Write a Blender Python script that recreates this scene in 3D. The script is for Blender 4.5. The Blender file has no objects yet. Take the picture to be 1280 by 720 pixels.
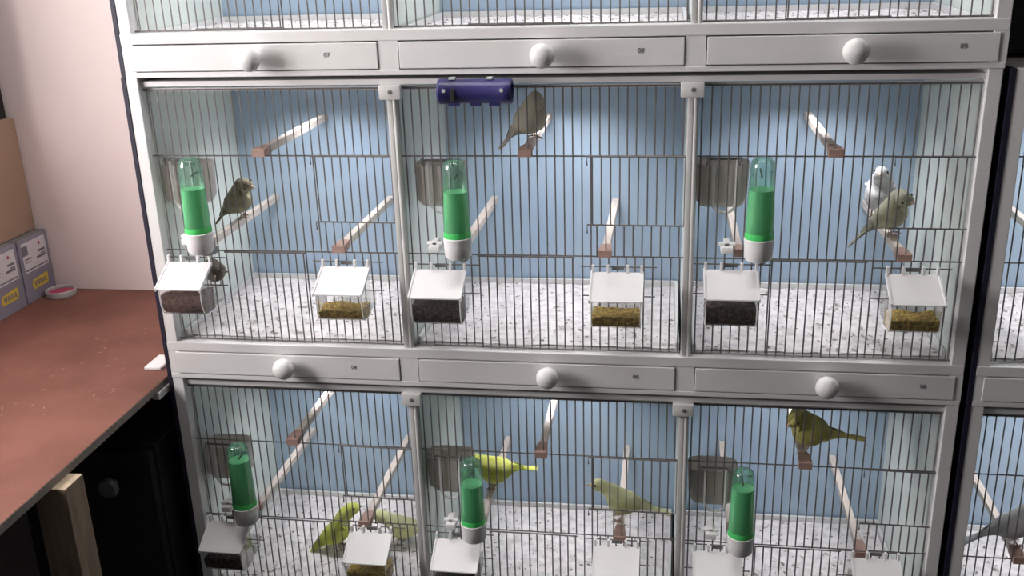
import bpy, bmesh, math, random
from mathutils import Vector, Matrix, noise
random.seed(7)
C = bpy.context.scene.collection
SC = bpy.context.scene

# ---------------------------------------------------------------- camera
def make_camera():
    yaw, pitch, roll = 0.1576, 0.3393, -0.0319
    cy, sy, cp, sp = math.cos(yaw), math.sin(yaw), math.cos(pitch), math.sin(pitch)
    fwd = Vector((-sy*cp, cy*cp, -sp)); right = Vector((cy, sy, 0)); up = right.cross(fwd)
    c, s = math.cos(roll), math.sin(roll)
    r2 = c*right + s*up; u2 = -s*right + c*up
    cam = bpy.data.cameras.new('camera'); o = bpy.data.objects.new('camera', cam); C.objects.link(o)
    m = Matrix((r2, u2, -fwd)).transposed().to_4x4(); m.translation = Vector((0.794, -1.425, 0.6332))
    o.matrix_world = m
    cam.sensor_width = 36; cam.lens = 1251.3/1280*36; cam.clip_start = 0.02
    SC.camera = o
make_camera()

# ---------------------------------------------------------------- world, light, exposure
w = bpy.data.worlds.new('world'); SC.world = w; w.use_nodes = True
bg = w.node_tree.nodes['Background']; bg.inputs[0].default_value = (0.90, 0.95, 1.0, 1); bg.inputs[1].default_value = 0.06
WIN = dict(y0=-0.88, y1=-0.22, z0=0.32, z1=1.00, x=-0.625)
def window_light():
    l = bpy.data.lights.new('window_daylight', 'AREA'); l.shape = 'RECTANGLE'
    l.size = WIN['z1']-WIN['z0']; l.size_y = WIN['y1']-WIN['y0']
    l.energy = 28; l.color = (1.0, 0.965, 0.95)
    o = bpy.data.objects.new('window_daylight', l); C.objects.link(o)
    o.location = (WIN['x']-0.11, (WIN['y0']+WIN['y1'])/2, (WIN['z0']+WIN['z1'])/2)
    o.rotation_euler = (0, -math.pi/2, 0)
window_light()
vs = SC.view_settings
vs.view_transform = 'Standard'; vs.look = 'None'; vs.gamma = 1; vs.use_curve_mapping = False; vs.exposure = 0.0

CEIL = (0.35, -0.22); TUBE = 60.0      # the room's own batten light

# ---------------------------------------------------------------- materials
def new_mat(name):
    m = bpy.data.materials.new(name); m.use_nodes = True
    return m, m.node_tree.nodes, m.node_tree.links, m.node_tree.nodes['Principled BSDF']
def paint(name, col, rough=0.5, var=0.06, scale=12, bump=0.0, bscale=60, metal=0.0, spec=0.5, col2=None, stretch=None, lo=0.35, hi=0.65):
    m, N, L, b = new_mat(name)
    tc = N.new('ShaderNodeTexCoord'); src = tc.outputs['Object']
    if stretch:
        mp = N.new('ShaderNodeMapping'); mp.inputs['Scale'].default_value = stretch
        L.new(src, mp.inputs[0]); src = mp.outputs[0]
    nz = N.new('ShaderNodeTexNoise'); nz.inputs['Scale'].default_value = scale; nz.inputs['Detail'].default_value = 6
    L.new(src, nz.inputs['Vector'])
    rp = N.new('ShaderNodeValToRGB')
    c2 = col2 or tuple(min(1, x*(1-var)) for x in col)
    rp.color_ramp.elements[0].position = lo; rp.color_ramp.elements[1].position = hi
    rp.color_ramp.elements[0].color = (*c2, 1); rp.color_ramp.elements[1].color = (*col, 1)
    L.new(nz.outputs[0], rp.inputs[0]); L.new(rp.outputs[0], b.inputs['Base Color'])
    b.inputs['Roughness'].default_value = rough; b.inputs['Metallic'].default_value = metal
    b.inputs['Specular IOR Level'].default_value = spec
    if bump:
        n2 = N.new('ShaderNodeTexNoise'); n2.inputs['Scale'].default_value = bscale; L.new(src, n2.inputs['Vector'])
        bp = N.new('ShaderNodeBump'); bp.inputs['Strength'].default_value = bump; bp.inputs['Distance'].default_value = 0.002
        L.new(n2.outputs[0], bp.inputs['Height']); L.new(bp.outputs[0], b.inputs['Normal'])
    return m
def clear(name, col, tint, gloss=0.12, trans=0.0, rough=0.08, back=0.5):
    """thin clear plastic: tinted transparency, some diffuse body, a fresnel gloss"""
    m, N, L, b = new_mat(name); N.remove(b); out = [n for n in N if n.type == 'OUTPUT_MATERIAL'][0]
    t = N.new('ShaderNodeBsdfTransparent'); t.inputs[0].default_value = (*tint, 1)
    d = N.new('ShaderNodeBsdfDiffuse'); d.inputs[0].default_value = (*col, 1)
    tl = N.new('ShaderNodeBsdfTranslucent'); tl.inputs[0].default_value = (*col, 1)
    a = N.new('ShaderNodeMixShader'); a.inputs[0].default_value = back; L.new(d.outputs[0], a.inputs[1]); L.new(tl.outputs[0], a.inputs[2])
    x = N.new('ShaderNodeMixShader'); x.inputs[0].default_value = trans; L.new(t.outputs[0], x.inputs[1]); L.new(a.outputs[0], x.inputs[2])
    g = N.new('ShaderNodeBsdfGlossy'); g.inputs['Roughness'].default_value = rough
    lw = N.new('ShaderNodeLayerWeight'); lw.inputs[0].default_value = 0.35
    ma = N.new('ShaderNodeMath'); ma.operation = 'MULTIPLY_ADD'; ma.inputs[1].default_value = 0.5; ma.inputs[2].default_value = gloss*0.3
    L.new(lw.outputs['Fresnel'], ma.inputs[0])
    y = N.new('ShaderNodeMixShader'); L.new(ma.outputs[0], y.inputs[0]); L.new(x.outputs[0], y.inputs[1]); L.new(g.outputs[0], y.inputs[2])
    L.new(y.outputs[0], out.inputs[0])
    return m
M = dict(
    white=paint('white_painted_wood', (0.80, 0.79, 0.79), 0.45, 0.05, 9, 0.08, 40),
    liner=paint('pale_green_white_board', (0.74, 0.80, 0.76), 0.5, 0.06, 8),
    blue=paint('blue_painted_board', (0.45, 0.57, 0.70), 0.55, 0.10, 5, col2=(0.39, 0.51, 0.66)),
    navy=paint('dark_navy', (0.012, 0.010, 0.030), 0.6),
    wire=paint('cage_wire', (0.24, 0.22, 0.215), 0.38, 0.2, 80, metal=0.55),
    bright=paint('bright_wire', (0.62, 0.61, 0.60), 0.35, 0.1, 60, metal=0.4),
    steel=paint('white_metal_strip', (0.72, 0.71, 0.70), 0.35, 0.08, 30),
    plastic=paint('white_plastic', (0.86, 0.85, 0.86), 0.35, 0.03, 20),
    cream=clear('cream_plastic', (0.92, 0.87, 0.83), (0.9, 0.87, 0.84), 0.1, 0.97, 0.3, 0.5),
    greyp=paint('grey_plastic', (0.18, 0.18, 0.18), 0.4),
    sand=paint('pale_sand', (0.86, 0.82, 0.83), 0.95, 0.28, 60, 0.6, 300, lo=0.3, hi=0.6),
    husk=paint('seed_husks', (0.24, 0.21, 0.19), 0.9, 0.5, 160, col2=(0.66, 0.62, 0.58), lo=.45, hi=.55),
    darkseed=paint('dark_seed', (0.17, 0.095, 0.072), 0.8, 0.5, 230, col2=(0.022, 0.016, 0.015), lo=0.42, hi=0.64),
    redseed=paint('brown_seed', (0.24, 0.14, 0.115), 0.8, 0.5, 230, col2=(0.06, 0.036, 0.03), lo=0.35, hi=0.62),
    goldseed=paint('golden_seed', (0.70, 0.50, 0.10), 0.8, 0.5, 230, col2=(0.24, 0.14, 0.04), lo=0.35, hi=0.62),
    perch=paint('pale_perch_wood', (0.66, 0.58, 0.53), 0.65, 0.2, 14, 0.2, 60, stretch=(8, 1, 8)),
    block=paint('reddish_perch_end', (0.44, 0.285, 0.24), 0.7, 0.25, 40),
    tube=paint('navy_blue_plastic', (0.036, 0.033, 0.15), 0.35, 0.2, 20),
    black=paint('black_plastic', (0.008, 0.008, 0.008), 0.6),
    wall=paint('pinkish_plaster', (0.93, 0.81, 0.795), 0.85, 0.06, 3, 0.15, 35),
    dim=paint('grey_plaster', (0.30, 0.28, 0.26), 0.9, 0.1, 4),
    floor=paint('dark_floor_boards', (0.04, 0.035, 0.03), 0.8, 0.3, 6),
    ceil=paint('ceiling_board', (0.55, 0.53, 0.50), 0.9),
    bench=paint('red_brown_hardboard', (0.225, 0.094, 0.070), 0.65, 0.3, 9, 0.3, 60, col2=(0.148, 0.060, 0.044), spec=0.3, lo=.3, hi=.7),
    benchedge=paint('dark_bench_edge', (0.24, 0.205, 0.18), 0.7, 0.3, 30),
    scuff=paint('pale_scuffs', (0.34, 0.19, 0.155), 0.8),
    timber=paint('rough_timber', (0.27, 0.20, 0.14), 0.8, 0.35, 10, 0.3, 60, stretch=(12, 12, 1)),
    timberend=paint('sawn_end_grain', (0.46, 0.37, 0.26), 0.8, 0.2, 60),
    card=paint('brown_cardboard', (0.36, 0.245, 0.175), 0.8, 0.08, 9),
    boxgrey=paint('grey_violet_carton', (0.25, 0.245, 0.31), 0.6, 0.1, 20),
    boxdark=paint('grey_carton_top', (0.21, 0.21, 0.215), 0.6, 0.1, 20),
    label=paint('white_label', (0.66, 0.65, 0.68), 0.6, 0.06, 60),
    print_=paint('grey_print', (0.17, 0.17, 0.19), 0.7),
    yellow=paint('yellow_sticker', (0.66, 0.50, 0.06), 0.6, 0.1, 60),
    red=paint('red_print', (0.40, 0.05, 0.07), 0.6),
    pink=paint('crimson_disc', (0.50, 0.055, 0.13), 0.5, 0.3, 70),
    palegrey=paint('pale_grey_plastic', (0.52, 0.56, 0.56), 0.4),
    hopper=clear('clear_hopper_plastic', (0.75, 0.76, 0.76), (0.97, 0.97, 0.97), 0.2, 0.10, 0.15),
    bottle=clear('green_bottle_plastic', (0.26, 0.66, 0.52), (0.84, 0.97, 0.93), 0.35, 0.16, 0.06),
    liquid=clear('green_water', (0.40, 0.97, 0.50), (0.78, 0.98, 0.84), 0.05, 0.85, 0.2, 0.2),
    glow=clear('green_foot_glow', (0.14, 0.95, 0.26), (0.4, 0.98, 0.5), 0.2, 0.9, 0.2, 0.2),
    eye=paint('bird_eye', (0.006, 0.006, 0.006), 0.15),
    beak=paint('bird_beak', (0.62, 0.46, 0.36), 0.5),
    leg=paint('bird_leg', (0.42, 0.29, 0.25), 0.6),
)
m_, N_, L_, b_ = new_mat('lit_tube'); b_.inputs['Emission Color'].default_value = (1, .99, .97, 1); b_.inputs['Emission Strength'].default_value = TUBE; M['tubelight'] = m_
def feather(name, a, b, back, scale=55):
    """plumage: two mottled tones, darker streaked mantle on the upper side"""
    m, N, L, bs = new_mat(name)
    tc = N.new('ShaderNodeTexCoord'); nz = N.new('ShaderNodeTexNoise'); nz.inputs['Scale'].default_value = scale; nz.inputs['Detail'].default_value = 5
    mp = N.new('ShaderNodeMapping'); mp.inputs['Scale'].default_value = (0.6, 2, 1.6); L.new(tc.outputs['Object'], mp.inputs[0]); L.new(mp.outputs[0], nz.inputs['Vector'])
    r = N.new('ShaderNodeValToRGB'); r.color_ramp.elements[0].position = .38; r.color_ramp.elements[1].position = .62
    r.color_ramp.elements[0].color = (*a, 1); r.color_ramp.elements[1].color = (*b, 1); L.new(nz.outputs[0], r.inputs[0])
    vc = N.new('ShaderNodeAttribute'); vc.attribute_name = 'mantle'
    mx = N.new('ShaderNodeMix'); mx.data_type = 'RGBA'; L.new(vc.outputs['Fac'], mx.inputs[0]); L.new(r.outputs[0], mx.inputs[6]); mx.inputs[7].default_value = (*back, 1)
    L.new(mx.outputs[2], bs.inputs['Base Color']); bs.inputs['Roughness'].default_value = 0.85
    bp = N.new('ShaderNodeBump'); bp.inputs['Strength'].default_value = 0.35; bp.inputs['Distance'].default_value = 0.001
    L.new(nz.outputs[0], bp.inputs['Height']); L.new(bp.outputs[0], bs.inputs['Normal'])
    return m

# ---------------------------------------------------------------- mesh helpers
class MB:
    def __init__(s): s.v = []; s.f = []; s.mi = []; s.cur = 0
    def add(s, vs, fs):
        o = len(s.v); s.v += [tuple(v) for v in vs]
        for f in fs: s.f.append([i+o for i in f]); s.mi.append(s.cur)
        return s
    def box(s, x0, x1, y0, y1, z0, z1, c=0.0):
        if c <= 0:
            vs = [(x, y, z) for z in (z0, z1) for y in (y0, y1) for x in (x0, x1)]
            return s.add(vs, [(0,2,3,1),(4,5,7,6),(0,1,5,4),(2,6,7,3),(0,4,6,2),(1,3,7,5)])
        bm = bmesh.new(); bmesh.ops.create_cube(bm, size=1)
        for v in bm.verts: v.co = Vector(((x0+x1)/2+v.co.x*(x1-x0), (y0+y1)/2+v.co.y*(y1-y0), (z0+z1)/2+v.co.z*(z1-z0)))
        bmesh.ops.bevel(bm, geom=bm.edges[:], offset=c, segments=2, affect='EDGES', profile=0.6)
        bm.verts.index_update()
        s.add([v.co for v in bm.verts], [[v.index for v in f.verts] for f in bm.faces]); bm.free(); return s
    def tube(s, pts, r, n=6, cap=True):
        pts = [Vector(p) for p in pts]; rs = r if isinstance(r, (list, tuple)) else [r]*len(pts)
        o = len(s.v); ref = None; rings = []
        for i, p in enumerate(pts):
            t = (pts[min(i+1, len(pts)-1)]-pts[max(i-1, 0)]).normalized()
            if ref is None: ref = Vector((0, 0, 1)) if abs(t.z) < 0.9 else Vector((1, 0, 0))
            a = (ref - t*ref.dot(t)).normalized(); b = t.cross(a); ref = a
            rings.append([p+rs[i]*(math.cos(2*math.pi*k/n)*a+math.sin(2*math.pi*k/n)*b) for k in range(n)])
        return s.loft(rings, cap)
    def loft(s, rings, cap=True):
        n = len(rings[0]); vs = [v for r in rings for v in r]; fs = []
        for i in range(len(rings)-1):
            for k in range(n): fs.append((i*n+k, i*n+(k+1) % n, (i+1)*n+(k+1) % n, (i+1)*n+k))
        if cap: fs.append(tuple(range(n))[::-1]); fs.append(tuple((len(rings)-1)*n+k for k in range(n)))
        return s.add(vs, fs)
    def lathe(s, prof, cx, cy, n=24, cap=True, axis='z'):
        rings = []
        for r, z in prof:
            ring = []
            for k in range(n):
                a = 2*math.pi*k/n; u, q = max(r, 1e-5)*math.cos(a), max(r, 1e-5)*math.sin(a)
                ring.append((cx+u, cy+q, z) if axis == 'z' else (cx+u, z, cy+q) if axis == 'y' else (z, cx+u, cy+q))
            rings.append(ring)
        return s.loft(rings, cap)
    def prism(s, poly, x0, x1):          # polygon in (y,z) extruded along x
        n = len(poly); vs = [(x, y, z) for x in (x0, x1) for y, z in poly]
        return s.add(vs, [(k, (k+1) % n, n+(k+1) % n, n+k) for k in range(n)]+[tuple(range(n))[::-1], tuple(range(n, 2*n))])
    def ball(s, c, r, nu=10, nv=7, sq=(1, 1, 1)):
        rings = []
        for i in range(nv+1):
            th = math.pi*i/nv; rings.append([(c[0]+sq[0]*r*max(math.sin(th), 1e-3)*math.cos(2*math.pi*k/nu), c[1]+sq[1]*r*max(math.sin(th), 1e-3)*math.sin(2*math.pi*k/nu), c[2]+sq[2]*r*math.cos(th)) for k in range(nu)])
        return s.loft(rings)
    def mesh(s, name, mats, smooth=False):
        me = bpy.data.meshes.new(name); me.from_pydata(s.v, [], s.f)
        mats = mats if isinstance(mats, (list, tuple)) else [mats]
        for m in mats: me.materials.append(m)
        for p, i in zip(me.polygons, s.mi): p.material_index = i
        bm = bmesh.new(); bm.from_mesh(me); bmesh.ops.recalc_face_normals(bm, faces=bm.faces); bm.to_mesh(me); bm.free()
        if smooth:
            me.polygons.foreach_set('use_smooth', [True]*len(me.polygons)); me.set_sharp_from_angle(angle=math.radians(40))
        return me
    def build(s, name, mats, parent=None, smooth=False, loc=(0, 0, 0)):
        return link(name, s.mesh(name, mats, smooth), parent, loc)
def link(name, me, parent=None, loc=(0, 0, 0)):
    o = bpy.data.objects.new(name, me); C.objects.link(o); o.location = loc
    if parent: o.parent = parent
    return o
def thing(name, label, cat, loc=(0, 0, 0), group=None, rz=0):
    o = bpy.data.objects.new(name, None); C.objects.link(o); o.location = loc; o.rotation_euler = (0, 0, rz); o.empty_display_size = 0.02
    return tag(o, label, cat, group)
def tag(o, label=None, cat=None, group=None, kind=None):
    if label: o['label'] = label
    if cat: o['category'] = cat
    if group: o['group'] = group
    if kind: o['kind'] = kind
    return o
def copy_tree(o, parent=None):
    c = o.copy(); C.objects.link(c); c.parent = parent
    for ch in list(o.children):
        if not ch.name.startswith('number'): copy_tree(ch, c)
    return c

# ---------------------------------------------------------------- the room
WY = 0.428                 # face of the wall behind the cages
XL = WIN['x']                 # inner face of the left wall
FZ = -1.02                 # floor
CZ = 1.50
BZ = -0.05                 # bench top
tag(MB().box(-0.95, 3.2, WY, WY+0.12, FZ, CZ).build('wall_back', M['wall']), kind='structure')
wl = MB(); W_ = WIN
wl.box(XL-0.10, XL, -2.6, W_['y0'], FZ, CZ); wl.box(XL-0.10, XL, W_['y1'], WY, FZ, CZ)
wl.box(XL-0.10, XL, W_['y0'], W_['y1'], FZ, W_['z0']); wl.box(XL-0.10, XL, W_['y0'], W_['y1'], W_['z1'], CZ)
tag(wl.build('wall_left', M['wall']), kind='structure')
wf = MB(); y0, y1, z0, z1 = W_['y0'], W_['y1'], W_['z0'], W_['z1']
for a in ((y0, y1, z0, z0+.025), (y0, y1, z1-.025, z1), (y0, y0+.025, z0+.025, z1-.025), (y1-.025, y1, z0+.025, z1-.025)):
    wf.box(XL-.06, XL-.02, a[0], a[1], a[2], a[3])
tag(wf.build('window_1', M['white']), kind='structure')
tag(MB().box(-0.95, 3.2, -3.2, WY, FZ-0.1, FZ).build('floor', M['floor']), kind='structure')
tag(MB().box(-0.95, 3.2, -2.6, WY, CZ, CZ+0.08).build('ceiling', M['ceil']), kind='structure')

# batten light under the ceiling, in front of the cages
t = thing('ceiling_light', 'white batten light under the ceiling in front of the cages', 'ceiling light', (CEIL[0], CEIL[1], CZ))
MB().box(-.62, .62, -.035, .035, -.045, -.0005, .004).build('housing', M['white'], t)
tb = MB().tube([(-.58, 0, -.062), (.58, 0, -.062)], .014, 14).build('tube', M['tubelight'], t, True)
for sx in (-.60, .60): MB().box(sx-.02, sx+.02, -.018, .018, -.080, -.045, .002).build('end_socket', M['white'], t)

# ---------------------------------------------------------------- breeding cages
XI0, XI1 = 0.006, 1.217              # inner faces of the side panels
COMP = [(0.006, 0.3905), (0.405, 0.826), (0.8385, 1.217)]
DRAW = [(0.0, 0.381), (0.4131, 0.8166), (0.8472, 1.225)]
POST = [0.3975, 0.8320]
KNOB = [0.194, 0.6215, 1.040]
NUMX = [0.3055, 0.757, 1.180]
DEPTH = 0.3255
YW = 0.012                           # wire plane
LOWDOOR = [(0.108, 0.236), (0.517, 0.660), (0.953, 1.084)]
HIDOOR = [0.270, 0.690, 1.120]
WR = 0.0011
LAMP = (0.62, 0.66, 0.56)           # strip lamps, left to right
barcache = {}
def bar_mesh(h):
    k = round(h, 4)
    if k not in barcache: barcache[k] = MB().tube([(0, 0, 0), (0, 0, h)], WR, 6).mesh('bar', M['wire'], True)
    return barcache[k]
def text_mesh(s, size):
    cu = bpy.data.curves.new('number', 'FONT'); cu.body = s; cu.size = size; cu.extrude = 0.0002; cu.align_x = 'CENTER'; cu.align_y = 'CENTER'
    o = bpy.data.objects.new('number', cu); C.objects.link(o)
    dg = bpy.context.evaluated_depsgraph_get(); me = bpy.data.meshes.new_from_object(o.evaluated_get(dg))
    bpy.data.objects.remove(o); bpy.data.curves.remove(cu)
    me.materials.clear(); me.materials.append(M['print_']); return me
KNOBP = [(0.007, 0.0), (0.007, -0.006), (0.0108, -0.009), (0.0157, -0.014), (0.0174, -0.020), (0.0163, -0.026), (0.0125, -0.0308), (0.0066, -0.0335), (0.0008, -0.0343)]
def cage(label, loc, cross=(0.3255, 0.2225, 0.1725), tray=0.0, kz=-0.0155, nums=('04', '05', '06'), seed=1, group='triple breeding cages', left_strip=True, power=1.0):
    rnd = random.Random(seed)
    root = thing('breeding_cage', label, 'cage', (loc[0], loc[1], loc[2]-0.047), group)
    off = (0, 0, 0.047)
    P = lambda mb, name, mat, par=root, sm=False: mb.build(name, mat, par, sm, off if par is root else (0, 0, 0))
    for x0, x1 in ((-0.0125, 0.006), (1.217, 1.2355)):
        P(MB().box(x0, x1, 0.001, DEPTH+0.01, -0.047, 0.4465, 0.001), 'side_panel', M['white'])
    for x0, x1 in ((0.006, 0.0085), (1.2145, 1.217)):
        o = P(MB().box(x0, x1, 0.022, DEPTH, 0.0, 0.43), 'side_liner', M['liner'])
    if left_strip: P(MB().box(-0.0195, -0.0127, 0.0, 0.03, -0.047, 0.4465), 'edge_strip', M['navy'])  # thin near-black navy strip down the outer left edge
    P(MB().box(XI0, XI1, DEPTH, DEPTH+0.008, -0.047, 0.4465), 'back_panel', M['blue'])
    P(MB().box(XI0, XI1, 0.008, DEPTH, 0.4325, 0.4402), 'roof_panel', M['white'])
    P(MB().box(XI0, XI1, 0.0148, 0.0185, 0.4240, 0.4290), 'top_batten', M['white'])
    P(MB().box(XI0, XI1, 0.022, DEPTH, -0.047, -0.0405), 'floor_panel', M['white'])
    for a, b in ((COMP[0][1], COMP[1][0]), (COMP[1][1], COMP[2][0])):
        P(MB().box(a+0.001, b-0.001, 0.022, DEPTH, -0.040, 0.432), 'partition', M['liner'])
    for i, (a, b) in enumerate(COMP):   # strip lamp under the roof of each compartment
        lp = P(MB().box((a+b)/2-.085, (a+b)/2+.085, .185, .225, .4225, .4324, .002), 'strip_lamp', M['white'])
        li = bpy.data.lights.new('lamp_light', 'AREA'); li.shape = 'RECTANGLE'; li.size = .15; li.size_y = .03; li.spread = math.radians(112)
        li.energy = LAMP[i]*power; li.color = (1.0, 0.985, 1.0)
        lo = bpy.data.objects.new('lamp_light', li); C.objects.link(lo); lo.parent = lp; lo.location = ((a+b)/2, .205, .4215)
    rail = MB()
    rail.box(-0.0125, 1.2355, 0.0, 0.022, 0.0015, 0.0172, 0.0012); rail.box(-0.0125, 1.2355, 0.0, 0.022, -0.0475, -0.0395, 0.0012)
    for a, b in ((-0.0125, DRAW[0][0]-.0016), (DRAW[0][1]+.0016, DRAW[1][0]-.0016), (DRAW[1][1]+.0016, DRAW[2][0]-.0016), (DRAW[2][1]+.0016, 1.2355)):
        rail.box(a, b, 0.0006, 0.0216, -0.0400, 0.0020)
    P(rail, 'front_rail', M['white'])
    for i, (a, b) in enumerate(DRAW):
        d = P(MB().box(a, b, -0.0012, 0.012, -0.0380, -0.0004, 0.0011), 'drawer', M['white'])
        k = MB().lathe([(r, y) for r, y in KNOBP], 0, 0, 24, True, 'y').build('knob', M['white'], d, True, (KNOB[i], -0.001, kz))
        if nums: t = link('number', text_mesh(nums[i], 0.0095), d, (NUMX[i], -0.0015, -0.0175)); t.rotation_euler = (math.pi/2, 0, 0)
        c0, c1 = COMP[i]
        tr = MB(); zf = 0.019+tray; zr = 0.0300+tray
        tr.box(c0+.004, c1-.004, 0.024, DEPTH-.004, zf-.006, zf)
        for q in ((c0+.004, c0+.009, 0.024, DEPTH-.004), (c1-.009, c1-.004, 0.024, DEPTH-.004)): tr.box(*q, zf, zr)
        tr.box(c0+.009, c1-.009, DEPTH-.010, DEPTH-.004, zf, zr)
        t = P(tr, 'tray', M['white'])
        # loose sand: an uneven sheet
        nx, ny = 26, 20; vs = []; fs = []
        for iy in range(ny+1):
            for ix in range(nx+1):
                x = c0+.010+(c1-c0-.020)*ix/nx; y = 0.025+(DEPTH-.036)*iy/ny
                vs.append((x, y, zf+.002+.0028*noise.noise(Vector((x*38, y*38, seed*3.1)))+.0015*noise.noise(Vector((x*110, y*110, seed)))))
        for iy in range(ny):
            for ix in range(nx): q = iy*(nx+1)+ix; fs.append((q, q+1, q+nx+2, q+nx+1))
        tag(MB().add(vs, fs).build('sand', M['sand'], t, True), kind='stuff')
        hk = MB()
        for _ in range(320):
            x = rnd.uniform(c0+.014, c1-.014); y = 0.03+(DEPTH-.045)*rnd.random()**1.2; z = zf+.0040+rnd.uniform(-.0008, .0010)
            a = rnd.uniform(0, 6.3); l = rnd.choice((.0016, .002, .0024, .003, .0036, .005, .0065)); w_ = l*rnd.uniform(.3, .6)
            ca, sa = math.cos(a), math.sin(a)
            hk.add([(x+l*ca, y+l*sa, z), (x-w_*sa, y+w_*ca, z+.0006), (x-l*ca, y-l*sa, z+.0003), (x+w_*sa, y-w_*ca, z), (x, y, z+.0014)], [(0, 1, 4), (1, 2, 4), (2, 3, 4), (3, 0, 4), (3, 2, 1, 0)])
        tag(hk.build('seed_husks', M['husk'], t), kind='stuff')
    for px in POST:
        po = P(MB().box(px-.0075, px+.0005, 0.0035, 0.021, 0.0172, 0.412, 0.0012).tube([(px+.0040, 0.007, 0.0172), (px+.0040, 0.007, 0.412)], 0.0042, 10), 'divider_post', M['steel'], root, True)
        cl = MB().box(px-.0175, px+.0150, -0.002, 0.010, 0.4115, 0.4325, 0.002); cl.build('fixing_block', M['steel'], po, True)
        MB().lathe([(0.0001, -.0035), (.0028, -.0032), (.0034, -.0018)], px-.0005, 0.4225, 12, True, 'y').build('screw', M['greyp'], po, True)
    # wire fronts
    for i, (c0, c1) in enumerate(COMP):
        c0 = c0 if i else -0.004; c1 = c1 if i < 2 else 1.2205
        fr = MB(); ztop, zbot = 0.4265, 0.0195
        for z in (ztop, zbot): fr.tube([(c0, YW+.002, z), (c1, YW+.002, z)], .0014, 6)
        for z in (cross[0], cross[2]): fr.tube([(c0, YW+.0018, z), (c1, YW+.0018, z)], .0012, 6)
        f = P(fr, 'wire_front', M['bright'] if False else M['wire'], root, True)
        ld, hd = LOWDOOR[i], HIDOOR[i]
        n = int(round((c1-c0)/0.01325)); xs = [c0+(c1-c0)*(k+.5)/n for k in range(n)]
        for x in xs:
            segs = [(zbot, ztop)]
            if ld[0]-.002 < x < ld[1]+.002: segs = [(cross[2], ztop)]
            elif x > hd-.001: segs = [(zbot, cross[2]), (cross[0], ztop)]
            for a, b in segs: link('bar', bar_mesh(b-a), f, (x, YW, a))
        dm = MB()
        for z in (cross[2]-.001, zbot+.002): dm.tube([(ld[0]-.003, YW-.003, z), (ld[1]+.003, YW-.003, z)], .0013, 6)
        m = int(round((ld[1]-ld[0])/0.0128))
        for k in range(m+1): x = ld[0]+(ld[1]-ld[0])*k/m; dm.tube([(x, YW-.003, zbot), (x, YW-.003, cross[2])], WR, 6)
        dm.build('sliding_door', M['wire'], f, True)
        dm = MB(); xe = c1-.002
        for z in (cross[0], cross[1]): dm.tube([(hd-.008, YW-.0012, z-.013), (hd-.008, YW-.0012, z), (xe, YW-.0030, z)], .0013, 6)
        m = int(round((xe-hd)/0.0128))
        for k in range(m+1): x = hd+(xe-hd)*k/m; dm.tube([(x, YW-.003, cross[1]), (x, YW-.003, cross[0])], WR, 6)
        for k in range(m): x = hd+(xe-hd)*(k+.5)/m; dm.tube([(x, YW-.002, cross[2]), (x, YW-.002, cross[1])], WR, 6)
        dm.build('sliding_door', M['wire'], f, True)
    return root
ZA, ZB, ZC = 0.494, 0.0, -0.494
X2 = 1.2645
CROSSC = (0.3265, 0.2305, 0.1785)
cageA = cage('white triple breeding cage at the top of the near stack, drawers 07 08 09', (0.0015, 0, ZA), tray=-0.013, kz=-0.0205, nums=('07', '08', '09'), seed=1)
cageB = cage('white triple breeding cage in the middle of the near stack, drawers 04 05 06', (0, 0, ZB), nums=('04', '05', '06'), seed=2)
cageC = cage('white triple breeding cage at the bottom of the near stack, below drawers 04 05 06', (0, 0, ZC), CROSSC, tray=0.016, nums=None, seed=3, power=0.70)
cageD = copy_tree(cageB); cageD.location = (X2, 0, ZB-0.047); cageD['label'] = 'upper white breeding cage of the right-hand stack, cut by the photo edge'
cageE = copy_tree(cageC); cageE.location = (X2, 0, ZC-0.047); cageE['label'] = 'lower white breeding cage of the right-hand stack, cut by the photo edge'
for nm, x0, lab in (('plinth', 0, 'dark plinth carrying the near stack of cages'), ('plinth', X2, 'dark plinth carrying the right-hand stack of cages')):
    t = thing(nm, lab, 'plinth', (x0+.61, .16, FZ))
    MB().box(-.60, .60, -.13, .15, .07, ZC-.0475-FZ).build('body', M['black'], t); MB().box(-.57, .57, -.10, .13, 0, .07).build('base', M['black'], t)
t = thing('storage_box', 'black box standing on top of the right-hand cage stack', 'box', (X2+.42, .27, 0.447))
MB().box(-.43, .43, -.11, .12, 0, .30, .006).build('body', M['black'], t); MB().box(-.435, .435, -.115, .125, .30, .33, .006).build('lid', M['black'], t)

# ---------------------------------------------------------------- perches
def perch(x, zc, label, clip=None, y_end=DEPTH-.0008):
    root = thing('perch', label, 'perch', (x, 0.006, zc), 'wooden perches')
    h = .0056
    def sq(y, a, b): return [(-a, y, -b), (a, y, -b), (a, y, b), (-a, y, b)]
    MB().loft([sq(.030, h*1.2, h*.9), sq(.05, h, h), sq(y_end-.006, h*.95, h*.95)]).build('rod', M['perch'], root)
    if clip is None:
        MB().loft([sq(-.0005, .0100, .0055), sq(.008, .0100, .0060), sq(.020, .0090, .0063), sq(.036, .0070, .0060)]).build('end_block', M['block'], root)
    else:
        MB().loft([sq(.010, .0062, .006), sq(.036, .0062, .006)]).build('end_block', M['block'], root)
        c = MB(); c.box(-.0085, .0085, -.022, .011, -.004, .006, .0015); c.box(-.004, .004, -.014, .010, .006, .012, .001); c.box(-.012, .012, -.014, -.006, .006, .0105, .001)
        o = c.build('end_clip', M['plastic'], root, True, (clip[0]-x, 0, clip[1]-zc)); o['label'] = 'white plastic clip on the front end'
    return root
TIER = {'m': ('middle-tier', ZB), 'b': ('bottom-tier', ZC)}
SIDE = ('left', 'middle', 'right')
perch(.182, .331, 'upper wooden perch in the left compartment of the middle tier')
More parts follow.
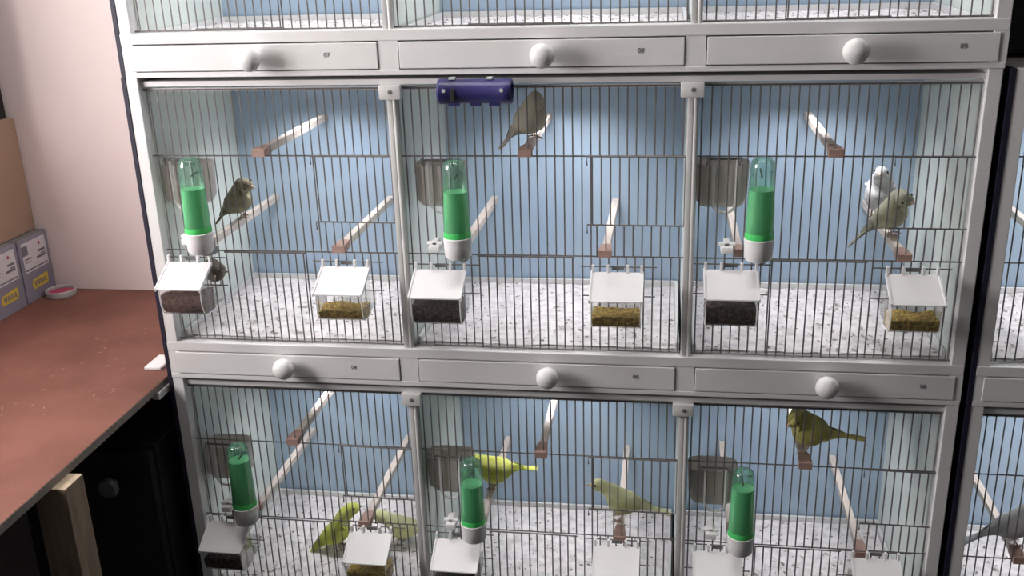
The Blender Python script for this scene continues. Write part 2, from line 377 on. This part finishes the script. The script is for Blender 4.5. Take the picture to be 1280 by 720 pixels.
perch(.5915, .331, 'upper wooden perch in the middle compartment of the middle tier, bird on it')
perch(1.031, .331, 'upper wooden perch in the right compartment of the middle tier')
perch(.072, .180, 'lower left wooden perch in the middle tier left compartment, brown bird on it', (.056, .193))
perch(.295, .179, 'lower right wooden perch in the middle tier left compartment')
perch(.490, .180, 'lower left wooden perch in the middle tier middle compartment', (.452, .187))
perch(.709, .178, 'lower right wooden perch in the middle tier middle compartment')
perch(.905, .180, 'lower left wooden perch in the middle tier right compartment, behind the bottle', (.886, .192))
perch(1.137, .179, 'lower right wooden perch in the middle tier right compartment, two birds on it')
perch(.183, -.163, 'upper wooden perch in the left compartment of the bottom tier')
perch(.605, -.166, 'upper wooden perch in the middle compartment of the bottom tier')
perch(1.022, -.164, 'upper wooden perch in the right compartment of the bottom tier, yellow bird on it')
perch(.095, -.310, 'lower left wooden perch in the bottom tier left compartment', (.058, -.289))
perch(.296, -.316, 'lower right wooden perch in the bottom tier left compartment')
perch(.499, -.310, 'lower left wooden perch in the bottom tier middle compartment, behind the bottle', (.452, -.298))
perch(.733, -.317, 'lower right wooden perch in the bottom tier middle compartment, bird on it')
perch(.914, -.300, 'lower left wooden perch in the bottom tier right compartment, behind the bottle', (.880, -.289))
perch(1.119, -.320, 'lower right wooden perch in the bottom tier right compartment')
perch(1.360, .180, 'wooden perch in the upper cage of the right-hand stack')
perch(1.357, -.314, 'wooden perch in the lower cage of the right-hand stack, pale bird on it')

# ---------------------------------------------------------------- water bottles
def drinker(x, dz, label, level=.281):
    root = thing('water_bottle', label, 'water bottle', (x, -.0250, dz), 'green water bottles')
    MB().lathe([(.0012, .181), (.0170, .1795), (.0198, .183), (.0206, .200), (.0214, .2115), (.0206, .2125), (.0198, .205), (.0010, .204)], 0, 0, 28, False).build('cup', M['plastic'], root, True)
    MB().lathe([(.0190, .206), (.0200, .214), (.0192, .25), (.0176, .300), (.0170, .316), (.0156, .3234), (.0115, .3272), (.0006, .3284)], 0, 0, 28, False).build('bottle', M['bottle'], root, True)
    lv = level; rl = .0189-(lv-.25)*.032
    MB().lathe([(.0006, .2075), (.0183, .2078), (.0192, .216), (.0185, .25), (rl-.0006, lv), (.0006, lv)], 0, 0, 28, False).build('water', M['liquid'], root, True)
    MB().lathe([(.0200, .2105), (.0205, .2150), (.0200, .2215)], 0, 0, 28, False).build('foot_glow', M['glow'], root, True)  # brighter green band; the glow at the bottle foot is put into its colour
    sp = MB(); sp.tube([(0.006, 0, .1800), (.006, .012, .176), (.006, .034, .174)], .0070, 12); sp.build('spout', M['greyp'], root, True)  # dark grey carries the shade on the spout's underside as colour
    MB().tube([(0, .0, .300), (0, .0225, .302), (0, .0365, .3035)], .0014, 8).build('hook', M['wire'], root, True)
    return root
drinker(.0838, .002, 'green water bottle in the middle tier, left compartment')
drinker(.4920, 0, 'green water bottle in the middle tier, middle compartment')
drinker(.9292, .004, 'green water bottle in the middle tier, right compartment', .283)
drinker(.0985, -.482, 'green water bottle in the bottom tier, left compartment', .299)
drinker(.4947, -.490, 'green water bottle in the bottom tier, middle compartment', .284)
drinker(.9254, -.485, 'green water bottle in the bottom tier, right compartment', .296)

# ---------------------------------------------------------------- seed hoppers
PRONG = MB().box(-.0019, .0019, -.0052, .001, .150, .1665, .0006).mesh('prong', M['plastic'])
def hopper(x0, x1, dz, label, seedmat, level, seed, mark=True):
    root = thing('seed_hopper', label, 'feeder', ((x0+x1)/2, 0, dz), 'seed hoppers hung on the cage fronts')
    rnd = random.Random(seed); hw = (x1-x0)/2; bw = hw-.0022
    # lid: sloping plate with raised rims and a front lip
    lid = MB(); t = .0018
    def P(y): return .1555-(.1555-.1275)*((-.003-y)/.052)
    lid.prism([(-.003, P(-.003)), (-.055, P(-.055)), (-.055, P(-.055)-t), (-.003, P(-.003)-t)], -hw, hw)
    for s in (-1, 1): lid.prism([(-.002, P(-.003)+.0016), (-.055, P(-.055)+.0012), (-.055, P(-.055)-.004), (-.002, P(-.003)-.004)], s*hw-.0012, s*hw+.0012)
    lid.build('lid', M['plastic'], root)
    for px in (-hw+.002, -hw*.36, hw*.40, hw-.002): link('prong', PRONG, root, (px, 0, 0))
    MB().box(-hw*.22, hw*.26, .0005, .003, .158, .1635).build('notch_patch', M['greyp'], root)  # dark patch added between the prongs for the darkness of an open notch
    rod = MB(); rod.tube([(-hw-.018, .0085, .1600), (hw+.020, .0085, .1600)], .0011, 6); rod.tube([(-hw-.016, .0085, .1135), (hw+.018, .0085, .1135)], .0011, 6)
    rod.build('hanging_wires', M['wire'], root, True)
    # clear body: bent sheet for front and floor, two cheeks
    out = [(-.0485, .1275), (-.0490, .108), (-.0480, .096), (-.0440, .085), (-.0360, .0795), (-.020, .0785), (.0, .0785)]
    inn = [(y+.0014 if y < -.03 else y, z+(.0013 if z < .09 else 0)) for y, z in out]
    b = MB(); n = len(out)
    rings = []
    vs = []; fs = []
    for s in (-1, 1):
        for (y, z) in out: vs.append((s*bw, y, z))
    for k in range(n-1): fs.append((k, k+1, n+k+1, n+k))
    b.add(vs, fs)
    for s in (-1, 1): b.add([(s*bw, y, z) for y, z in out+[(0, .152)]], [tuple(range(n+1))])
    b.build('clear_body', M['hopper'], root)
    for s in (-1, 1): MB().tube([(s*bw, y, z) for y, z in out], .00075, 5).build('body_edge', M['plastic'], root, True)
    tr = MB(); tr.prism([(.015, .098), (.0135, .098), (.0135, .0785), (.040, .0785), (.045, .101), (.0435, .101), (.039, .0800), (.015, .0800)], -bw+.004, bw-.004)
    tr.build('inner_trough', M['hopper'], root)
    # seed fill
    sw = bw-.0012; nx, ny = 22, 10; f = MB(); vs = []; fs = []
    def top(x, y): return level+.005*noise.noise(Vector((x*40, y*40, seed)))+.0018*noise.noise(Vector((x*220, y*220, seed)))-.10*(y+.045)*.2
    prof = [(-.0475, 1.0), (-.0478, .9), (-.0465, .097), (-.0430, .0868), (-.0355, .0812), (-.020, .0800), (-.001, .0800)]
    for iy in range(ny+1):
        y = -.0472+.046*iy/ny
        for ix in range(nx+1):
            x = -sw+2*sw*ix/nx; vs.append((x, y, top(x, y)))
    for iy in range(ny):
        for ix in range(nx): q = iy*(nx+1)+ix; fs.append((q, q+1, q+nx+2, q+nx+1))
    base = len(vs)
    low = [(-.0474, .100), (-.0466, .0965), (-.0430, .0868), (-.0355, .0812), (-.020, .0800), (-.0012, .0800)]
    low = [p for p in low if p[1] < level-.006]
    for (y, z) in low:
        for ix in range(nx+1): vs.append((-sw+2*sw*ix/nx, y+.0004*math.sin(ix*2.3+z*900), z))
    for ix in range(nx): fs.append((ix, base+ix, base+ix+1, ix+1))
    for k in range(len(low)-1):
        for ix in range(nx): q = base+k*(nx+1)+ix; fs.append((q, q+nx+1, q+nx+2, q+1))
    lb = base+(len(low)-1)*(nx+1)
    for s, ix in ((-1, 0), (1, nx)):
        fs.append(tuple([iy*(nx+1)+ix for iy in range(ny, -1, -1)]+[base+k*(nx+1)+ix for k in range(len(low))]))
    fs.append(tuple([ny*(nx+1)+ix for ix in range(nx+1)]+[lb+ix for ix in range(nx, -1, -1)]))
    f.add(vs, fs)
    for _ in range(170):
        x = rnd.uniform(-sw+.002, sw-.002)
        if rnd.random() < .6: y = rnd.uniform(-.046, -.004); z = top(x, y)
        else: y = -.0474; z = rnd.uniform(.098, max(.099, level))
        a = rnd.uniform(0, 6.3); l, q = .0021, .0010; dx, dz_ = l*math.cos(a), l*math.sin(a)
        f.add([(x+dx, y, z+dz_*.5), (x-dx, y, z-dz_*.5), (x, y-.0008, z+.0006), (x-q*math.sin(a), y+q, z+.0003), (x+q*math.sin(a), y-q*.3, z+.0012)], [(0, 4, 3), (1, 3, 4), (0, 2, 4), (1, 4, 2), (0, 3, 2), (1, 2, 3)])
    tag(f.build('seed', seedmat, root), kind='stuff')
    return root
hopper(.0135, .0865, .002, 'seed hopper with white lid and brown seed, middle tier far left', M['redseed'], .1135, 11)
hopper(.2690, .3450, -.001, 'seed hopper with white lid and golden seed, middle tier left compartment', M['goldseed'], .0975, 12)
hopper(.4180, .4975, -.003, 'seed hopper with white lid and dark seed, middle tier middle compartment', M['darkseed'], .1145, 13)
hopper(.6895, .7660, -.002, 'seed hopper with white lid and golden seed, middle tier middle compartment', M['goldseed'], .0995, 14)
hopper(.8550, .9320, .005, 'seed hopper with white lid and dark seed, middle tier right compartment', M['darkseed'], .1115, 15)
hopper(1.1115, 1.1840, .003, 'seed hopper with white lid and golden seed, middle tier far right', M['goldseed'], .1005, 16)
hopper(.0180, .0920, -.475, 'seed hopper with grey-white lid in shade, bottom tier far left', M['darkseed'], .109, 17)
hopper(.2735, .3470, -.480, 'seed hopper with white lid and golden seed, bottom tier left compartment', M['goldseed'], .104, 18)
hopper(.4240, .5010, -.484, 'left seed hopper with white lid, bottom tier middle compartment', M['darkseed'], .109, 19)
hopper(.6920, .7660, -.479, 'right seed hopper with white lid, bottom tier middle compartment', M['goldseed'], .104, 20)
hopper(.8535, .9290, -.478, 'left seed hopper with white lid, bottom tier right compartment', M['darkseed'], .109, 21)
hopper(1.1020, 1.1750, -.474, 'right seed hopper with white lid, bottom tier right compartment', M['goldseed'], .104, 22)

# ---------------------------------------------------------------- hanging cups inside the wires
def dish(x, dz, label):
    root = thing('hanging_cup', label, 'cup', (x, .018, dz), 'cream plastic cups hung inside the wires')
    m = MB(); n = 22
    def ring(sx, sy, z, y0=0):
        r = []
        for k in range(n):
            a = 2*math.pi*k/n; ca, sa = math.cos(a), math.sin(a); e = .55
            r.append((sx*math.copysign(abs(ca)**e, ca), .030+y0+sy*math.copysign(abs(sa)**e, sa), z))
        return r
    m.loft([ring(.018, .010, .2415), ring(.031, .020, .2440), ring(.0375, .026, .254), ring(.039, .0255, .280), ring(.040, .026, .308), ring(.0385, .0245, .308), ring(.036, .0225, .280), ring(.026, .014, .254)])
    m.build('cup', M['cream'], root, True)
    pts = []
    for k in range(15):
        a = math.pi*(k/14); pts.append((.0165*math.cos(a)+.004, -.001, .2545-.016*math.sin(a)))
    h = MB(); h.tube([(.0205, -.001, .318)]+pts+[(-.0125, -.001, .318)], .0024, 8); h.build('loop_handle', M['plastic'], root, True)
    k = MB(); k.tube([(-.020, -.002, .3185), (.026, -.002, .3185)], .0019, 6)
    for s in (-.022, .024): k.tube([(s, .004, .308), (s, -.001, .321), (s, -.007, .3205), (s, -.0075, .314)], .0013, 6)
    k.build('hook', M['greyp'], root, True)
    return root
dish(.0440, 0, 'cream cup hung inside the wires, middle tier left compartment')
dish(.4560, 0, 'cream cup hung inside the wires, middle tier middle compartment')
dish(.8770, .003, 'cream cup hung inside the wires, middle tier right compartment')
dish(.0460, -.497, 'shaded cream cup hung inside the wires, bottom tier left compartment')
dish(.4460, -.500, 'shaded cream cup hung inside the wires, bottom tier middle compartment')
dish(.8820, -.498, 'shaded cream cup hung inside the wires, bottom tier right compartment')

# ---------------------------------------------------------------- blue tube clipped under the top drawer
t = thing('clip_on_tube', 'dark blue plastic tube clipped to the wires under drawer 08', 'tube', (.5258, -.0125, .4248))
m = MB(); m.lathe([(.0160, -.0535), (.0182, -.0510), (.0182, -.0400), (.0174, -.0385), (.0174, .0385), (.0182, .0400), (.0182, .0505), (.0164, .0530), (.0120, .0530), (.0120, .0505), (.0135, .0500), (.0135, -.0500), (.0120, -.0505), (.0120, -.0535)], 0, 0, 28, False, 'x')
m.build('barrel', M['tube'], t, True)
for px in (-.032, .022): MB().box(px-.0045, px+.0045, -.008, .003, .0170, .0200, .0008).build('tab', M['palegrey'], t)
MB().box(-.0335, -.0265, -.0190, -.0130, -.0125, .0060, .001).build('slot', M['black'], t)
for px in (-.0425, .0405): MB().lathe([(.0001, -.0188), (.0026, -.0186), (.0030, -.0165)], px, .003, 10, True, 'y').build('stud', M['palegrey'], t, True)
for px in (-.031, .001, .028): MB().box(px-.008, px+.008, -.009, .004, -.0200, -.0150, .0015).build('foot', M['tube'], t)

# ---------------------------------------------------------------- bench and what stands on it
t = thing('workbench', 'red-brown hardboard workbench left of the cages, worn pale in places', 'workbench', (-.41, -.24, FZ))
B = lambda x0, x1, y0, y1, z0, z1: (x0+.41, x1+.41, y0+.24, y1+.24, z0-FZ, z1-FZ)
top = MB().box(*B(XL+.001, -.027, -.95, WY-.001, BZ-.0125, BZ), .0008).build('bench_top', M['bench'], t)
MB().box(*B(-.0268, -.0262, -.95, WY-.001, BZ-.0130, BZ-.0006)).build('edge_band', M['benchedge'], top)
rnd = random.Random(5); sc = MB()
for (cx, cy, n, spread) in ((-.20, .20, 8, .035), (-.16, .06, 9, .05), (-.13, -.10, 9, .045), (-.25, -.08, 10, .06), (-.22, -.22, 6, .06)):
    for _ in range(n):
        x, y = rnd.gauss(cx, spread), rnd.gauss(cy, spread); a = rnd.uniform(0, 3.1); l = rnd.uniform(.002, .0065); q = rnd.uniform(.0007, .0018)
        if x > -.035: continue
        pts = []
        for k in range(8):
            b = 2*math.pi*k/8; u, v = l*math.cos(b)*rnd.uniform(.7, 1.2), q*math.sin(b)*rnd.uniform(.7, 1.2)
            pts.append((x+u*math.cos(a)-v*math.sin(a)+.41, y+u*math.sin(a)+v*math.cos(a)+.24, BZ-FZ+.0003))
        sc.add(pts, [tuple(range(8))])
tag(sc.build('scuff_marks', M['scuff'], top), kind='stuff')
for (x, y) in ((-.030, -.312), (-.59, -.312)):
    lg = MB().box(*B(x-.0245, x+.0245, y-.022, y+.022, FZ, BZ-.0136), .001).build('leg', M['timber'], t)
    MB().box(*B(x-.024, x+.024, y-.0215, y+.0215, BZ-.0137, BZ-.0131)).build('end_grain', M['timberend'], lg)
MB().box(*B(-.036, -.023, -.030, .028, BZ-.0250, BZ-.0132), .001).build('underside_batten', M['white'], t)
tag(MB().box(-.078, -.048, .030, .085, BZ+.0002, BZ+.006, .002).build('plastic_scraper', M['plastic'], None, True), 'small white plastic piece on the bench against the cage side', 'scraper')

def carton(y0, y1, label):
    x1 = -.484; t = thing('small_carton', label, 'box', (-.548, (y0+y1)/2, BZ), 'labelled cartons on the bench')
    hy = (y1-y0)/2; H = .133
    MB().box(-.072, .064, -hy, hy, 0, H-.001, .0015).build('body', M['boxgrey'], t)
    MB().box(-.072, .062, -hy+.001, hy-.001, H-.0012, H-.0004).build('top_flap', M['boxdark'], t)
    la = MB().box(.0635, .0646, -hy+.010, hy-.010, .062, .124).build('label', M['label'], t); la['label'] = 'white printed label'
    pr = MB()
    for (a, b, c, d) in ((-.040, -.022, .098, .118), (-.036, -.012, .088, .091), (-.036, -.016, .082, .084), (.012, .034, .094, .099), (.004, .034, .082, .087), (-.038, .036, .0655, .0685), (.018, .034, .088, .0905)):
        pr.box(.0644, .0649, a*hy/.05, b*hy/.05, c, d)
    pr.build('print', M['print_'], la)
    MB().lathe([(.0001, .0650), (.0035, .0650), (.0035, .0644)], .018*hy/.05, .112, 10, True, 'x').build('red_dot', M['red'], la)
    st = MB().add([(x, y, z) for x in (.0636, .0648) for y, z in ((-.024, .024), (.026, .024), (.029, .036), (.028, .047), (-.022, .043), (-.026, .034))], [(0, 1, 2, 3, 4, 5), (11, 10, 9, 8, 7, 6)]+[(k, (k+1) % 6, 6+(k+1) % 6, 6+k) for k in range(6)]).build('sticker', M['yellow'], t); st['label'] = 'yellow sticker'
    p2 = MB()
    for k in range(7): p2.box(.0647, .0651, -.018+k*.006, -.0145+k*.006, .029+.001*(k % 2), .040)
    p2.build('print', M['print_'], st)
carton(.221, .3205, 'grey-violet carton with yellow sticker, nearer one cut by the photo edge')
carton(.324, .424, 'grey-violet carton with yellow sticker, nearer the round lid and wall')
t = thing('cardboard_box', 'large brown cardboard box standing on the two small cartons', 'box', (-.64, .290, BZ+.1335))
MB().box(.018, .135, -.135, .132, 0, .232, .002).build('body', M['card'], t)
MB().box(.1345, .1356, -.03, .03, .02, .20).build('side_tape', M['card'], t)
MB().box(.018, .135, -.0005, .0005, .2318, .2325).build('top_seam', M['benchedge'], t)
t = thing('cardboard_box', 'narrow cardboard box added on the bench to shade the wall', 'box', (-.568, -.09, BZ))  # unseen box put in to shade the lower wall and the back of the bench
MB().box(-.052, .052, -.08, .08, 0, .37, .002).build('body', M['card'], t)
MB().box(-.052, .052, -.0005, .0005, .3698, .3706).build('top_seam', M['benchedge'], t)
t = thing('dark_carton', 'dark box on top of the cardboard box, extended out of view to shade the wall', 'box', (-.568, .29, BZ+.1335+.2328))  # dark corner item, enlarged out of view to block window light from the wall
MB().box(-.052, .052, -.10, .125, 0, .34, .002).build('body', M['black'], t)
MB().box(-.052, .052, -.0005, .0005, .3398, .3406).build('top_seam', M['greyp'], t)
t = thing('round_lid', 'shallow pale round lid with crimson inside, on the bench by the cartons', 'lid', (-.4490, .386, BZ))
MB().lathe([(.0005, 0), (.0290, 0), (.0305, .003), (.0305, .0125), (.0290, .0135), (.0272, .0125), (.0272, .0060), (.0005, .0055)], 0, 0, 32, False).build('rim', M['palegrey'], t, True)
MB().lathe([(.0005, .0056), (.0268, .0058), (.0265, .0072), (.0160, .0080), (.0005, .0082)], 0, 0, 28, False).build('crimson_disc', M['pink'], t, True)
# black filler put under the bench to deepen its dark; the knob is guessed
t = thing('filler', 'black cupboard added to deepen the dark under the bench', 'filler', (-.175, .17, FZ))
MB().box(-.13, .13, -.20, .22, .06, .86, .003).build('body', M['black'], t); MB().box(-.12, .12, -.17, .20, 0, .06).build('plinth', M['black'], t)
d = MB().box(-.125, .125, -.217, -.2002, .07, .85, .002).build('filler_front', M['black'], t)
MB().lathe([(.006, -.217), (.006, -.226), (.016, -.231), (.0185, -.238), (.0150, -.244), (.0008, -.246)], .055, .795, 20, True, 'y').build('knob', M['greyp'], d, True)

# ---------------------------------------------------------------- birds
def cr(P, n):
    out = []
    for i in range(len(P)-1):
        p0, p1, p2, p3 = P[max(i-1, 0)], P[i], P[i+1], P[min(i+2, len(P)-1)]
        for k in range(n):
            t = k/n; out.append([0.5*((2*b)+(-a+c)*t+(2*a-5*b+4*c-d)*t*t+(-a+3*b-3*c+d)*t**3) for a, b, c, d in zip(p0, p1, p2, p3)])
    out.append(list(P[-1])); return out
# x, z, half width, half height, mantle darkness on top
SP = [(.0560, .0215, .0026, .0026), (.0535, .0218, .0065, .0068), (.0470, .0228, .0102, .0108), (.0385, .0215, .0116, .0122), (.0300, .0160, .0128, .0138), (.0170, .0050, .0172, .0180),
      (.0000, .0000, .0195, .0200), (-.0170, .0015, .0175, .0172), (-.0320, .0040, .0105, .0100), (-.0430, .0050, .0065, .0052), (-.0560, .0045, .0062, .0032), (-.0800, .0035, .0085, .0022), (-.0880, .0030, .0075, .0014)]
def bird(label, feet, yaw, pitch, mat, size=1.0, head=0.0, headyaw=0.0, tailbend=0.0, group='canaries', high=.036, wingmat=None, mantle=.7, fat=1.0, tail=1.0):
    root = thing('canary', label, 'bird', feet, group, yaw)
    cp, sp = math.cos(pitch), math.sin(pitch)
    def place(p):                       # body frame -> thing frame (head stays level, tail droops)
        x, y, z = p
        if x > .018:                    # neck and head
            k = min(1, (x-.018)/.016); a = (-pitch*.75+head)*k
            dx, dz = x-.018, z-.008; ca, sa = math.cos(a), math.sin(a); dx, dz = dx*ca-dz*sa, dx*sa+dz*ca
            b = headyaw*k; dx, y = dx*math.cos(b)-y*math.sin(b), dx*math.sin(b)+y*math.cos(b)
            x, z = .018+dx, .008+dz
        elif x < -.03:
            a = tailbend; dx, dz = x+.03, z-.004; x, z = -.03+dx*math.cos(a)-dz*math.sin(a), .004+dx*math.sin(a)+dz*math.cos(a)
        return Vector((x*cp-z*sp, y, x*sp+z*cp+high))*size
    n = 20; rings = []; man = []
    for (x, z, hw, hh) in cr(SP, 5):
        if -.04 < x < .03: q = 1+(fat-1)*min(1, (x+.04)/.02, (.03-x)/.012); hw, hh, z = hw*q, hh*q, z-(q-1)*.004
        if x < -.04: x = -.04+(x+.04)*tail
        ring = []
        for k in range(n):
            a = 2*math.pi*k/n; ring.append(place((x, hw*math.cos(a), z+hh*math.sin(a))))
            top = max(0, math.sin(a)); man.append((top**.7)*mantle*(1 if x < .03 else .55) if x > -.03 else mantle)
        rings.append(ring)
    me = MB().loft(rings).mesh('body', mat, True)
    at = me.attributes.new('mantle', 'FLOAT', 'POINT'); at.data.foreach_set('value', man)
    body = link('body', me, root)
    for s in (-1, 1):                   # folded wings hugging the flanks
        wr = []; wm = []
        for i in range(13):
            t = i/12; x = .020-(.060+.018*tail)*t; prof = math.sin(math.pi*min(1, .10+t*.9)**.75)
            hh = .0125*(1-t)**.55*(.35+.65*min(1, t*5))+.0012; yc = s*(.0178*fat*(1-t*.80)); zc = .0050+.0015*t
            ring = []
            for k in range(10):
                a = 2*math.pi*k/10; ring.append(place((x, yc+.0028*math.cos(a)*(1-t*.5)-s*.0035*abs(math.sin(a)), zc+hh*math.sin(a)-.002*math.cos(a)*s)))
                wm.append(min(1, mantle*1.15+.15*((i+k) % 2)))
            wr.append(ring)
        wme = MB().loft(wr).mesh('wing', wingmat or mat, True); wa = wme.attributes.new('mantle', 'FLOAT', 'POINT'); wa.data.foreach_set('value', wm)
        link('wing', wme, root)
        e = MB().ball(place((.0480, s*.0094, .0255)), .0021*size, 8, 6); e.build('eye', M['eye'], root, True)
        hip = place((-.004, s*.009, -.014)); ft = Vector((.004*size, s*.010*size, .0015)); knee = Vector(((hip.x+ft.x)/2-.006*size, s*.010*size, hip.z*.45+.004))
        lm = MB().tube([hip, knee, ft], [.0030*size, .0014*size, .0012*size], 7)
        for (dx, dy) in ((.012, 0), (.009, .005), (.009, -.005), (-.009, 0)): lm.tube([ft, ft+Vector((dx*.6, dy*.7, .001))*size, ft+Vector((dx, dy, -.0022))*size], [.0011*size, .0010*size, .0005*size], 5)
        lm.build('leg', M['leg'], root, True)
    bk = MB(); q = [place((.0540, .0036*math.cos(a), .0212+.0036*math.sin(a))) for a in [2*math.pi*k/10 for k in range(10)]]
    q2 = [place((.0600, .0018*math.cos(a), .0205+.0017*math.sin(a))) for a in [2*math.pi*k/10 for k in range(10)]]; q3 = [place((.0640, .0003*math.cos(a), .0190+.0003*math.sin(a))) for a in [2*math.pi*k/10 for k in range(10)]]
    bk.loft([q, q2, q3]); bk.build('beak', M['beak'], root, True)
    return root
F = dict(
    brown=feather('brown_grey_plumage', (.20, .18, .12), (.30, .27, .17), (.085, .075, .055)),
    dark=feather('dark_brown_plumage', (.10, .085, .065), (.16, .13, .10), (.05, .04, .032)),
    grey=feather('grey_beige_plumage', (.46, .42, .36), (.52, .46, .33), (.16, .16, .155)),
    pale=feather('pale_grey_plumage', (.52, .52, .53), (.66, .66, .67), (.36, .36, .38)),
    white=feather('silver_white_plumage', (.72, .72, .73), (.84, .84, .85), (.60, .60, .62)),
    olive=feather('olive_beige_plumage', (.40, .39, .27), (.50, .48, .34), (.25, .25, .20)),
    lime=feather('lime_yellow_plumage', (.62, .68, .10), (.74, .78, .24), (.36, .42, .07)),
    soft=feather('soft_yellow_plumage', (.66, .65, .30), (.74, .73, .45), (.46, .48, .28)),
    yellow=feather('pale_yellow_green_plumage', (.68, .71, .34), (.78, .80, .50), (.56, .60, .36)),
    gold=feather('olive_yellow_plumage', (.58, .54, .15), (.66, .61, .24), (.40, .37, .14)),
)
R = math.radians
bird('grey-brown canary on the lower left perch, middle tier left compartment', (.072, .162, .1858), R(12), R(46), F['brown'], .92, headyaw=R(-50), fat=1.2, tail=.55)
bird('dark brown canary half hidden behind the hopper of brown seed', (.0670, .0440, .1030), R(-78), R(22), F['dark'], .80, headyaw=R(20), head=R(-35), fat=1.1, high=.030)
bird('grey canary on the upper perch beside the blue tube', (.5915, .092, .3368), R(24), R(44), F['grey'], .93, headyaw=R(70), fat=1.3, tail=.72, mantle=.35)
bird('white-headed pale grey canary facing forward, middle tier right compartment', (1.137, .205, .1848), R(-112), R(58), F['pale'], 1.02, headyaw=R(5), mantle=.3, fat=1.2)
bird('olive-beige canary with tail to the left, in front of the pale grey one', (1.137, .1075, .1848), R(-20), R(47), F['olive'], .96, headyaw=R(-55), fat=1.15)
bird('lime-yellow canary with raised head on the sand, bottom tier left compartment', (.2000, .135, -.4565), R(12), R(42), F['lime'], 1.10, head=R(10), tail=1.05)
bird('pale yellow canary with grey tail behind the bottom left golden hopper', (.315, .165, -.4565), R(184), R(6), F['soft'], 1.0, high=.034, mantle=.9, fat=1.1)
bird('bright yellow canary partly behind the bottle, bottom tier middle compartment', (.504, .130, -.3040), R(180), R(-2), F['lime'], 1.0, mantle=.2, fat=1.25, tail=.8)
bird('yellow-green canary facing left on the perch, bottom tier middle compartment', (.733, .060, -.3110), R(180), R(16), F['yellow'], .98, mantle=.35, fat=1.15)
bird('olive-yellow canary facing left, under drawer 06 in the bottom right compartment', (1.027, .045, -.1580), R(176), R(20), F['gold'], 1.0, headyaw=R(62), mantle=.45, fat=1.32, tailbend=R(-16), high=.040)
bird('pale grey bird cut by the right edge of the photo, lower right-hand cage', (1.357, .047, -.3085), R(5), R(26), F['white'], 1.0, mantle=.4, fat=1.1)
